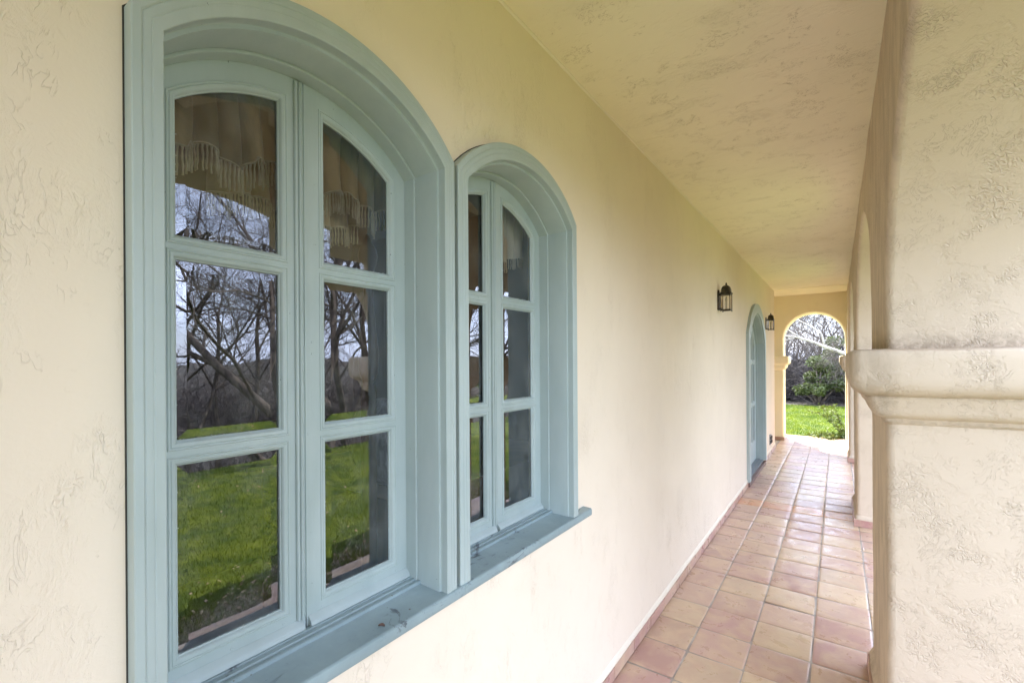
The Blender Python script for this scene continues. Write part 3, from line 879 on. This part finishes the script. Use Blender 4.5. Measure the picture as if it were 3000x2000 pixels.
# ------------------------------------------------------------------ door
def make_door():
    w = DR
    root = tag(empty('french_door', (WX, w.yc, 0)), 'arched blue-green double glass door down the walk between two wall lanterns', 'door')
    m = MB()
    prof = [(-.008, -1.135), (-.008, -1.062), (0, -1.060), (0, -.975), (.010, -.973), (.010, -.949), (.012, -.947), (.050, -.947), (.052, -.950), (.055, -.948), (.080, -.949), (.083, -.952), (.086, -.949), (.125, -.950), (.127, -.99)]
    m.loft([w.ring(o, X) for o, X in prof], False)
    m.build('casing', m_paint, root, 25)
    sf = -1.088
    Z = [(.40, .955), (1.02, 1.62), (1.685, None)]
    for side in (-1, 1):
        if side < 0: ya, yb = w.yc - w.half + .002, w.yc - .002; 
        else: ya, yb = w.yc + .002, w.yc + w.half - .002
        st = .115; mid = .035
        g0, g3 = ya + st, yb - st; gm = (g0 + g3) / 2
        cols = [(g0, gm - mid), (gm + mid, g3)]
        top = lambda y: sash_top(w, y, .002); tg = lambda y: sash_top(w, y, .12)
        b = MB(); x0, x1 = sf - .045, sf
        def vcol(a_, c_):
            n = 6; return [(a_, .085), (c_, .085)] + [(c_ + (a_ - c_) * i / n, top(c_ + (a_ - c_) * i / n)) for i in range(n + 1)]
        b.prism(vcol(ya, g0), x0, x1); b.prism(vcol(g3, yb), x0, x1); b.prism(vcol(gm - mid, gm + mid), x0, x1)
        for c0, c1 in cols:
            b.prism([(c0, .085), (c1, .085), (c1, .40), (c0, .40)], x0, x1)
            for z0, z1 in ((.955, 1.02), (1.62, 1.685)): b.prism([(c0, z0), (c1, z0), (c1, z1), (c0, z1)], x0, x1)
            n = 8; b.prism([(c0 + (c1 - c0) * i / n, tg(c0 + (c1 - c0) * i / n)) for i in range(n + 1)] + [(c1 + (c0 - c1) * i / n, top(c1 + (c0 - c1) * i / n)) for i in range(n + 1)], x0, x1)
        leaf = b.build('door_leaf', m_paint, root)
        bd = MB()
        for c0, c1 in cols:
            for z0, z1 in Z:
                bd.loft([[(sf + dx, y, z) for y, z in arc_outline(w, c0, c1, z0, z1, ins, 8, -.12)] for ins, dx in ((-.016, .0005), (-.014, .006), (-.006, .007), (.004, 0), (.008, -.010), (.008, -.02))], True)
        bd.build('glazing_bead', m_paint, leaf, 30)
        for c0, c1 in cols:
            for z0, z1 in Z:
                gl = MB(); A = arc_outline(w, c0, c1, z0, z1, .004, 8, -.12)
                gl.add([(sf - .015, y, z) for y, z in A], [tuple(range(len(A)))])
                gl.build('glass_pane', m_glass, leaf, None, False)
    t = MB(); t.box(-1.14, -1.028, w.yc - w.half - .01, w.yc + w.half + .01, .060, .083); t.box(-1.028, -.99, w.yc - w.half - .01, w.yc + w.half + .01, .050, .072)
    t.build('threshold', m_threshold, root)
    t = MB(); t.box(-1.102, -1.089, w.yc - w.half, w.yc + w.half, .083, .089); t.build('brass_strip', m_brass, root)
    t = MB(); t.box(-.99, -.955, w.yc - w.half - .09, w.yc + w.half + .09, .003, .048); t.build('step', m_step, root)
make_door()

# ------------------------------------------------------------------ lanterns and outlet
def lantern():
    root = empty('wall_lantern', (WX, 0, 2.3))
    y0, y1, xa, xb = -.052, .052, -.950, -.866
    cx = (xa + xb) / 2
    b = MB(); b.prism([(-.032, 2.20), (.032, 2.20), (.036, 2.24), (.036, 2.36), (.020, 2.395), (0, 2.405), (-.020, 2.395), (-.036, 2.36), (-.036, 2.24)], WX, WX + .012)
    b.box(WX + .01, xa + .01, -.010, .010, 2.345, 2.362); b.box(WX + .01, xa + .01, -.010, .010, 2.205, 2.22)
    b.build('back_plate', m_lamp, root)
    fr = MB(); tw = .007
    for y in (y0, y1):
        for x in (xa, xb):
            fr.box(x - tw / 2, x + tw / 2, y - tw / 2, y + tw / 2, 2.190, 2.355)
            fr.lathe([(.001, 2.180), (.006, 2.186), (.004, 2.191)], x, y, 8)
    for z in (2.196, 2.352):
        for x in (xa, xb): fr.box(x - tw / 2 + .0005, x + tw / 2 - .0005, y0 + tw / 2, y1 - tw / 2, z - .005, z + .005)
        for y in (y0, y1): fr.box(xa + tw / 2, xb - tw / 2, y - tw / 2 + .0005, y + tw / 2 - .0005, z - .005, z + .005)
    fr.build('lantern_frame', m_lamp, root)
    cp = MB(); rings = []
    for s_, z in ((1.22, 2.357), (1.26, 2.362), (1.20, 2.369), (1.02, 2.374), (.98, 2.385), (.95, 2.402), (.86, 2.420), (.66, 2.434), (.42, 2.441), (.24, 2.444)):
        hx, hy = (xb - xa) / 2 * s_, (y1 - y0) / 2 * s_
        rings.append([(cx + hx * a, hy * b_, z) for a, b_ in ((-1, -.8), (-.8, -1), (.8, -1), (1, -.8), (1, .8), (.8, 1), (-.8, 1), (-1, .8))])
    cp.loft(rings, True, True, True)
    cp.lathe([(.010, 2.440), (.012, 2.446), (.006, 2.452), (.009, 2.458), (.007, 2.465), (.001, 2.474)], cx, 0, 12)
    cp.build('cap', m_lamp, root, 35)
    g = MB()
    for x in (xa, xb): g.add([(x, y0 + .004, 2.20), (x, y1 - .004, 2.20), (x, y1 - .004, 2.348), (x, y0 + .004, 2.348)], [(0, 1, 2, 3)])
    for y in (y0, y1): g.add([(xa + .004, y, 2.20), (xb - .004, y, 2.20), (xb - .004, y, 2.348), (xa + .004, y, 2.348)], [(0, 1, 2, 3)])
    g.build('lantern_glass', m_lglass, root)
    c = MB(); c.lathe([(.011, 2.20), (.012, 2.21), (.010, 2.215), (.010, 2.27), (.006, 2.275), (.013, 2.295), (.012, 2.312), (.003, 2.335)], cx, 0, 14)
    c.build('candle_bulb', m_cream_cloth, root, 40)
    return root
L1 = lantern()
def dup_thing(o, loc):
    c = o.copy(); C.objects.link(c); c.location = loc
    for ch in list(o.children):
        d = ch.copy(); C.objects.link(d); d.parent = c; d.matrix_parent_inverse = ch.matrix_parent_inverse
        for g in list(ch.children):
            e = g.copy(); C.objects.link(e); e.parent = d
    return c
L2 = dup_thing(L1, (WX, 8.76, 2.3))
L1.location = (WX, 4.99, 2.3)
tag(L1, 'bronze wall lantern on the long bare wall between the windows and the door', 'lantern', 'bronze wall lanterns')
tag(L2, 'bronze wall lantern just past the arched door beside the house corner', 'lantern', 'bronze wall lanterns')

def outlet():
    root = tag(empty('outlet_box', (WX, 9.25, .28)), 'small grey outlet box low on the wall past the door', 'outlet')
    for k, yy in enumerate((9.17, 9.30)):
        b = MB(); b.box(WX, WX + .014, yy, yy + .075, .19, .37 - k * .02); b.build('cover_plate', m_grey, root)
        s = MB(); s.box(WX + .014, WX + .030, yy + .012, yy + .062, .215, .268); s.box(WX + .014, WX + .030, yy + .012, yy + .062, .285, .335); s.build('flap', m_slot, root)
outlet()

# ------------------------------------------------------------------ behind the glass
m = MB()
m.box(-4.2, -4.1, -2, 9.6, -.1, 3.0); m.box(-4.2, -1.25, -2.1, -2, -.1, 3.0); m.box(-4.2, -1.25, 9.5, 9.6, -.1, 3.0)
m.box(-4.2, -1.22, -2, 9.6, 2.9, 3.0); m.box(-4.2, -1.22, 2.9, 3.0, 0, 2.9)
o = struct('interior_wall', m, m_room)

def fringe_strands(m, ys, zf, xf, length, r=.0027, taper=.8):
    for y in ys:
        L = length * random.uniform(.88, 1.08); z = zf(y); x = xf(y); pts = []
        dy = random.uniform(-.003, .003); dx = random.uniform(-.002, .002)
        for k in range(7):
            t = k / 6; a = t * 9 + y * 50
            pts.append((x + dx * t + .0006 * math.cos(a), y + dy * t + .0006 * math.sin(a), z - L * t))
        m.tube(pts, [r * (1 if k % 2 == 0 else .72) for k in range(7)], 5)

def valance(name, label, y0, y1, hem, xf, ztop, mat, matf, flen, pitch=.0066, extra=None, thick=.0025, fold=.016):
    root = tag(empty(name, (-1.2, (y0 + y1) / 2, 2.2)), label, 'valance')
    n = int((y1 - y0) / .002); rows = []
    for i in range(n + 1):
        y = y0 + (y1 - y0) * i / n; zh = hem(y)
        A = fold; P_ = .052 + .012 * math.sin(y * 9)
        row = []
        for k in range(11):
            q = 1 - .45 * k / 10
            ph = 2 * math.pi * y / .056 + 1.3 * math.sin(y * 13) + .5 * math.sin(k * .5 + y * 8)
            row.append((xf(y) + A * q * math.cos(ph), y + A * .62 * q * math.sin(ph), zh + (ztop - zh) * k / 10))
        rows.append(row)
    m = MB(); m.loft(rows, False)
    m.loft([[(p[0] - thick, p[1], p[2]) for p in r_] for r_ in rows], False)
    m.build('cloth', mat, root, 179)
    f = MB(); y = y0
    ys = np.arange(y0 + .002, y1, pitch)
    hemline = [r_[0] for r_ in rows]
    acc = 0
    for p, q in zip(hemline, hemline[1:]):
        acc += math.dist(p[:2], q[:2])
        if acc >= pitch:
            acc = 0; fringe_strands(f, [q[1]], lambda _y, z=q[2]: z - .002, lambda _y, x=q[0]: x, flen)
    # braid along the hem
    f.tube([(p[0] + .001, p[1], p[2]) for p in hemline[::2]], .0028, 6)
    f.build('fringe', matf, root, 179)
    return root

def pw(pts):
    P = sorted(pts)
    def g(y):
        if y <= P[0][0]: return P[0][1]
        for (a, za), (b, zb) in zip(P, P[1:]):
            if y <= b:
                t = (y - a) / (b - a) if b > a else 1
                return za + (zb - za) * t
        return P[-1][1]
    return g
hemA = pw([(.30, 2.205), (.360, 2.186), (.409, 2.184), (.4105, 2.202), (.45, 2.205), (.48, 2.194), (.510, 2.168), (.512, 2.164), (.552, 2.192), (.556, 2.208), (.60, 2.212), (.64, 2.20), (.70, 2.15), (.744, 2.130), (.765, 2.148), (.770, 2.184), (.80, 2.205), (.842, 2.208), (.848, 2.192), (.9, 2.178), (.906, 2.150), (.96, 2.190), (1.02, 2.20)])
xA = lambda y: -1.195 + .012 * math.sin(y * 14)
valance('fringed_valance', 'tan cloth valance with rope fringe hanging inside the wider window', .30, 1.03, hemA, xA, 2.47, m_cloth, m_fringe, .062)
hemB = pw([(.44, 2.120), (.50, 2.118), (.56, 2.135), (.60, 2.138), (.66, 2.12), (.76, 2.112), (.80, 2.108), (.86, 2.118), (.88, 2.13)])
xB = lambda y: -1.26 + .010 * math.sin(y * 15)
valance('fringed_curtain', 'second darker tan fringed swag hanging behind the front valance', .475, .90, hemB, xB, 2.46, m_cloth, m_fringe, .055)
hemC = pw([(1.60, 2.128), (1.640, 2.150), (1.70, 2.165), (1.768, 2.182)])
valance('cream_valance', 'cream cloth panel with thin fringe inside the window next to the bare wall', 1.605, 1.768, hemC, lambda y: -1.20, 2.47, m_cream_cloth, m_cream_cloth, .048, .0085)

def drape(y0, y1, z0, z1, x, label, mat):
    m = MB(); n = 60; rows = []
    for i in range(n + 1):
        y = y0 + (y1 - y0) * i / n
        rows.append([(x + .018 * math.sin(y * 60 + .6 * math.sin(z * 3)) + .006 * math.sin(y * 140), y, z) for z in np.linspace(z0, z1, 12)])
    m.loft(rows, False)
    m.loft([[(p[0] - .003, p[1], p[2]) for p in r_] for r_ in rows], False)
    return tag(m.build('drape', mat, None, 179), label, 'curtain')
drape(1.10, 1.45, 1.80, 2.45, -1.28, 'dark brown pleated drape inside the window next to the bare wall', m_brown_cloth)

def bedpost():
    root = tag(empty('bed', (-1.5, 1.1, 0)), 'dark wooden bed with turned posts and lace pillow behind the wider window', 'bed')
    p = MB()
    p.lathe([(.028, .3), (.028, 1.60), (.020, 1.62), (.034, 1.66), (.038, 1.72), (.030, 1.80), (.020, 1.90), (.017, 1.97), (.024, 2.00), (.016, 2.02), (.030, 2.06), (.036, 2.09), (.030, 2.12), (.014, 2.145), (.006, 2.17)], -1.42, 1.07, 20)
    p.build('bed_post', m_post, root, 40)
    q = MB(); rings = []
    for k in range(13):
        t = -1 + 2 * k / 12; w_ = max(.02, (1 - abs(t) ** 3.5)) 
        rings.append([(-1.72 + .24 * t, 1.38 + .10 * w_ * math.cos(a), 1.33 + .20 * math.sin(a) * w_) for a in [2 * math.pi * i / 18 for i in range(18)]])
    q.loft(rings, True, True, True); q.build('lace_pillow', m_lace, root, 179)
    b = MB(); b.box(-2.6, -1.46, 1.25, 2.75, .35, 1.12); b.build('mattress', m_brown_cloth, root)
bedpost()

# ------------------------------------------------------------------ planting
def grow(m, tw, p, d, L, r, depth, spread, up, thin=.014, maxd=6):
    nseg = 5 if depth < 2 else 4
    pts = [p.copy()]; rad = [r]; dd = d.copy(); kids = []
    for k in range(nseg):
        j = Vector((random.gauss(0, 1), random.gauss(0, 1), random.gauss(0, 1))) * (.10 + .035 * depth)
        dd = (dd + j + Vector((0, 0, up))).normalized()
        pts.append(pts[-1] + dd * L / nseg); rad.append(r * (1 - .5 * (k + 1) / nseg))
        if k >= 1 or depth > 0: kids.append((pts[-1].copy(), dd.copy(), rad[-1]))
    (m if r > thin else tw).tube(pts, rad, 8 if r > .06 else (5 if r > thin else 3), False)
    if depth >= maxd or L < .12: return
    for q, dq, rq in kids[-4:]:
        for _ in range(2 if random.random() < .42 else 1):
            ax = dq.cross(Vector((random.gauss(0, 1), random.gauss(0, 1), random.gauss(0, 1)))).normalized()
            nd = (Matrix.Rotation(R(random.uniform(.45, 1.2) * spread), 3, ax) @ dq).normalized()
            grow(m, tw, q, nd, L * random.uniform(.52, .78), rq * random.uniform(.42, .68), depth + 1, spread, up, thin, maxd)

def bare_tree(x, y, limbs, label, seed, mat=None, maxd=5, name='bare_tree', sink=.05):
    random.seed(seed)
    root = tag(empty(name, (x, y, gz(x, y))), label, 'tree', 'leafless trees around the lawn')
    t, w = MB(), MB()
    for d, L, r in limbs:
        grow(t, w, Vector((x, y, gz(x, y) - sink)), Vector(d).normalized(), L, r, 0, 48, .03, .014, maxd)
    t.build('trunk', mat or m_bark, root, 179, fix=False)
    if w.v: w.build('crown', mat or m_bark, root, 179, fix=False)
    return root

bare_tree(6.0, 5.2, [((.1, -.95, 1.0), 4.2, .10), ((.15, .28, 1), 4.0, .13), ((-.15, -.35, 1.1), 3.6, .07)], 'big leaning bare tree with several trunks near the arcade side of the lawn', 3, None, 4)
bare_tree(7.6, 7.2, [((.0, -.25, 1), 3.8, .09), ((.1, .5, 1), 3.6, .08)], 'forked bare tree standing behind the big leaning one', 11, None, 5)
bare_tree(10.1, 4.5, [((-.02, -.1, 1), 4.0, .09), ((.1, .4, 1), 2.5, .05)], 'slim straight bare tree at the wood edge with pale lower trunk', 5, None, 4)
bare_tree(10.6, 5.3, [((.05, .1, 1), 3.2, .07)], 'thin bare sapling at the wood edge beside the slim tree', 6, None, 4)
bare_tree(10.4, 6.1, [((.05, -.15, 1), 3.6, .08)], 'thin crooked bare tree further along the wood edge', 8, None, 5)
bare_tree(11.6, 7.6, [((.05, -.05, 1), 4.2, .10)], 'tall bare tree set back inside the wood edge', 9, None, 4)
bare_tree(9.4, 9.6, [((.05, -.4, 1), 4.0, .13), ((-.1, .4, 1), 3.2, .1)], 'spreading bare tree at the far corner of the side lawn', 13, None, 4)
bare_tree(8.8, 13.6, [((-.3, -.2, 1), 3.8, .12)], 'single bare tree beyond the spreading one along the side lawn', 14, None, 5)
bare_tree(12.4, 3.0, [((-.1, .2, 1), 4.2, .12)], 'bare tree deep in the wood behind the slim tree', 15, None, 4)

# far trees seen through the end arch
bare_tree(-2.6, 26.0, [((.2, 0, 1), 3.0, .12), ((.7, .1, 1), 2.6, .10)], 'dark tangled bare oak behind the lawn through the end arch', 21, None, 5)
bare_tree(.6, 27.5, [((-.4, 0, 1), 3.0, .14), ((.3, .1, 1), 2.6, .12)], 'tall bare tree rising over the evergreen through the end arch', 22, None, 5)
bare_tree(-1.0, 31.0, [((-.1, 0, 1), 3.4, .14), ((.4, 0, 1), 2.6, .1)], 'distant bare tree on the skyline in the arch', 23, None, 5)
# pale fallen-looking limb crossing the arch
def white_limb():
    root = tag(empty('white_branch_tree', (2.0, 19.0, gz(2, 19))), 'pale barked tree whose long bare limb slants across the end arch', 'tree', 'leafless trees around the lawn')
    t, w = MB(), MB(); random.seed(31)
    Y = 19.0
    k = Y / 24.0
    def pt(x24, z24): return Vector((x24 * k, Y, EYE + (z24 - EYE) * k))
    main = [Vector((2.0, Y, gz(2, Y) - .05)), Vector((1.5, Y, .75)), Vector((.9, Y, 1.3)), pt(.35, 1.88), pt(.0, 2.02), pt(-.53, 2.27), pt(-1.05, 2.52), pt(-1.49, 2.68), pt(-2.0, 2.76), pt(-2.7, 2.80)]
    t.tube(main, [.16, .12, .085, .062, .058, .050, .042, .030, .020, .012], 8)
    t.tube([pt(-1.20, 2.58), pt(-1.55, 2.80), pt(-1.85, 3.06), pt(-2.2, 3.3)], [.03, .026, .02, .01], 6)
    t.tube([pt(-.46, 2.24), pt(-.50, 2.50), pt(-.56, 2.78), pt(-.95, 3.15), pt(-1.45, 3.45), pt(-1.9, 3.6)], [.036, .032, .026, .02, .014, .008], 6)
    t.tube([pt(-1.49, 2.67), pt(-1.75, 2.60), pt(-2.05, 2.50)], [.018, .014, .008], 5)
    for i in range(60):
        f = random.random(); a = main[3:][int(f * 5.9)]
        d = Vector((random.gauss(-.4, .7), random.gauss(0, .5), random.gauss(.2, .8))).normalized()
        if f < .25: d.z = -abs(d.z)
        grow(w, w, a.copy(), d, random.uniform(.3, .8), .008, 3, 50, .0, .001, 5)
    t.build('trunk', m_bark_white, root, 179, fix=False); w.build('crown', m_twig, root, 179, fix=False)
white_limb()

def leafy(name, label, cat, x, y, clumps, n, size, mat, seed, group=None, zmin=0):
    random.seed(seed)
    root = tag(empty(name, (x, y, gz(x, y))), label, cat, group)
    z0 = gz(x, y)
    def f():
        cx, cy, cz, rx, ry, rz = random.choice(clumps)
        while True:
            a = Vector((random.uniform(-1, 1), random.uniform(-1, 1), random.uniform(-1, 1)))
            if .25 < a.length < 1: break
        a *= random.uniform(.85, 1.08)
        return (x + cx + a.x * rx, y + cy + a.y * ry, max(z0 + zmin, z0 + cz + a.z * rz), .9)
    v, fc = scatter_leaves(n, f, size, mat, 'crown')
    fastmesh('crown', v, fc, mat, root)
    t = MB()
    for cx, cy, cz, rx, ry, rz in clumps:
        t.tube([(x, y, z0 - .05), (x + cx * .5, y + cy * .5, z0 + cz * .55), (x + cx, y + cy, z0 + cz)], [.05, .035, .015], 6)
    t.build('trunk', m_bark, root, 179, fix=False)
    return root
random.seed(40)
cl = []
for i in range(16):
    a = random.uniform(0, 6.28); rr_ = random.uniform(.1, .72); zz = random.uniform(.55, 1.75)
    cl.append((rr_ * math.cos(a) * (1.25 - zz * .35), rr_ * math.sin(a), zz, random.uniform(.22, .36), random.uniform(.22, .36), random.uniform(.16, .28)))
leafy('evergreen_shrub', 'rounded green evergreen bush beyond the lawn in the middle of the end arch', 'shrub', -.62, 22.1, cl, 6200, .055, m_leaf_dark, 41)
cl = [(random.uniform(-.9, .9), random.uniform(-.5, .5), random.uniform(.6, 2.6), .40, .40, .30) for i in range(20)]
leafy('evergreen_shrub', 'taller dark evergreen behind the rounded bush, on the pier side of the arch', 'shrub', .55, 23.2, cl, 6600, .06, m_leaf_dark, 42)
cl = [(random.uniform(-.5, .5), random.uniform(-.5, .5), random.uniform(.2, 1.3), .3, .3, .25) for i in range(10)]
leafy('leafy_shrub', 'glossy leaved shrub standing on the lawn opposite the second window', 'shrub', 5.6, 12.4, cl, 2600, .04, m_leaf_bright, 43)

# thickets of grey brush that read as one mass
m_twig_dark = bark_mat('dark_brush_twigs', (.032, .028, .030), (.12, .105, .10), 2)
def thicket(name, label, spots, n, hmax, seed, rr=.006, mat=None):
    random.seed(seed); m = MB()
    for _ in range(n):
        x, y = spots()
        z = gz(x, y); hh = hmax * random.uniform(.3, 1.0)
        d = Vector((random.gauss(0, .6), random.gauss(0, .6), random.uniform(.25, 1.1))).normalized()
        pts = [Vector((x, y, z - .03))]
        st = hh / 5
        for k in range(6):
            d = (d + Vector((random.gauss(0, .28), random.gauss(0, .28), random.gauss(-.06, .22)))).normalized()
            q = pts[-1] + d * st * random.uniform(.8, 1.5)
            if q.z < z: q.z = z + .02
            pts.append(q)
        r0 = rr * random.uniform(.6, 1.8)
        m.tube(pts, [r0 * (1 - .12 * k) for k in range(7)], 3, False)
        for _k in range(3):
            a = pts[random.randint(2, 6)]; dq = Vector((random.gauss(0, 1), random.gauss(0, 1), random.gauss(.3, .8))).normalized()
            m.tube([a, a + dq * .18 * hh ** .5, a + dq * .34 * hh ** .5 + Vector((random.gauss(0, .08), random.gauss(0, .08), random.gauss(0, .08)))], [r0 * .6, r0 * .4, r0 * .2], 3, False)
    return tag(m.build(name, mat or m_twig, None, 179, fix=False), label, 'undergrowth', None, 'stuff')
thicket('undergrowth', 'tangle of grey leafless brush behind the lawn seen through the end arch',
        lambda: (random.uniform(-4.0, 2.6), 23.9 + abs(random.gauss(0, 2.8))), 3800, 3.3, 51, .010, m_twig_dark)
thicket('undergrowth', 'grey brown leafless brush along the wood edge facing the windows',
        lambda: (11.2 + abs(random.gauss(0, 2.2)), random.uniform(-1, 20)), 5200, 2.3, 52, .008)

# low wooded rise behind
def build_hill():
    nxh, nyh = 120, 14; V = []; F = []
    # ring of terrain beyond the brush, on the garden and end sides
    path = [(16.5, -30), (16.5, 10), (14.5, 26), (6, 31), (-12, 31), (-60, 33)]
    tot = [];
    for a, b in zip(path, path[1:]):
        L = math.hypot(b[0] - a[0], b[1] - a[1]); k = max(2, int(L / 1.2))
        for i in range(k): tot.append((a[0] + (b[0] - a[0]) * i / k, a[1] + (b[1] - a[1]) * i / k))
    for i, (x, y) in enumerate(tot):
        out = Vector((x - 0, y - 6)).normalized()
        for j in range(nyh):
            t = j / (nyh - 1)
            h = 2.35 * (1 - (1 - min(1, t * 1.6)) ** 2) + .8 * mn.noise(Vector((i * .45, j * .6, 2))) * min(1, t * 4) + .5 * mn.noise(Vector((i * .9, j * 1.9, 5))) * min(1, t * 4)
            V.append((x + out.x * 30 * t, y + out.y * 30 * t, -.8 + h))
    for i in range(len(tot) - 1):
        for j in range(nyh - 1):
            p = i * nyh + j; F.append((p, p + nyh, p + nyh + 1, p + 1))
    o = fastmesh('hill', np.array(V), np.array(F), m_hill, None, True); o['kind'] = 'structure'
build_hill()

# rambling plant leaning in at the pier side of the end arch
def rambler():
    random.seed(61)
    root = tag(empty('rambling_rose', (.16, 12.25, gz(.16, 12.25))), 'rambling leafy rose sprawling over the sunny paving at the foot of the end arch', 'plant')
    st = MB(); tips = []
    for i in range(17):
        p = Vector((.16 + random.uniform(-.08, .1), 12.22 + random.uniform(-.12, .15), -.1))
        d = Vector((random.uniform(-.55, .12), random.uniform(-.3, .1), random.uniform(.5, 1.8))).normalized()
        pts = [p]; L = random.uniform(.5, 1.0)
        for k in range(7):
            d = (d + Vector((random.gauss(-.05, .14), random.gauss(-.02, .12), -.09))).normalized()
            q = pts[-1] + d * L / 7
            if q.z < .01: q.z = .015; d.z = abs(d.z) * .2
            pts.append(q); tips.append(q)
        st.tube(pts, [.006 - .0006 * k for k in range(8)], 5)
    st.build('stem', m_twig, root, 179, fix=False)
    def f():
        q = random.choice(tips); return (q.x + random.gauss(0, .028), q.y + random.gauss(0, .028), max(.01, q.z + random.gauss(0, .028)), .8)
    v, fc = scatter_leaves(1700, f, .028, m_leaf_dark, 'foliage')
    fastmesh('foliage', v, fc, m_leaf_rose, root)
rambler()
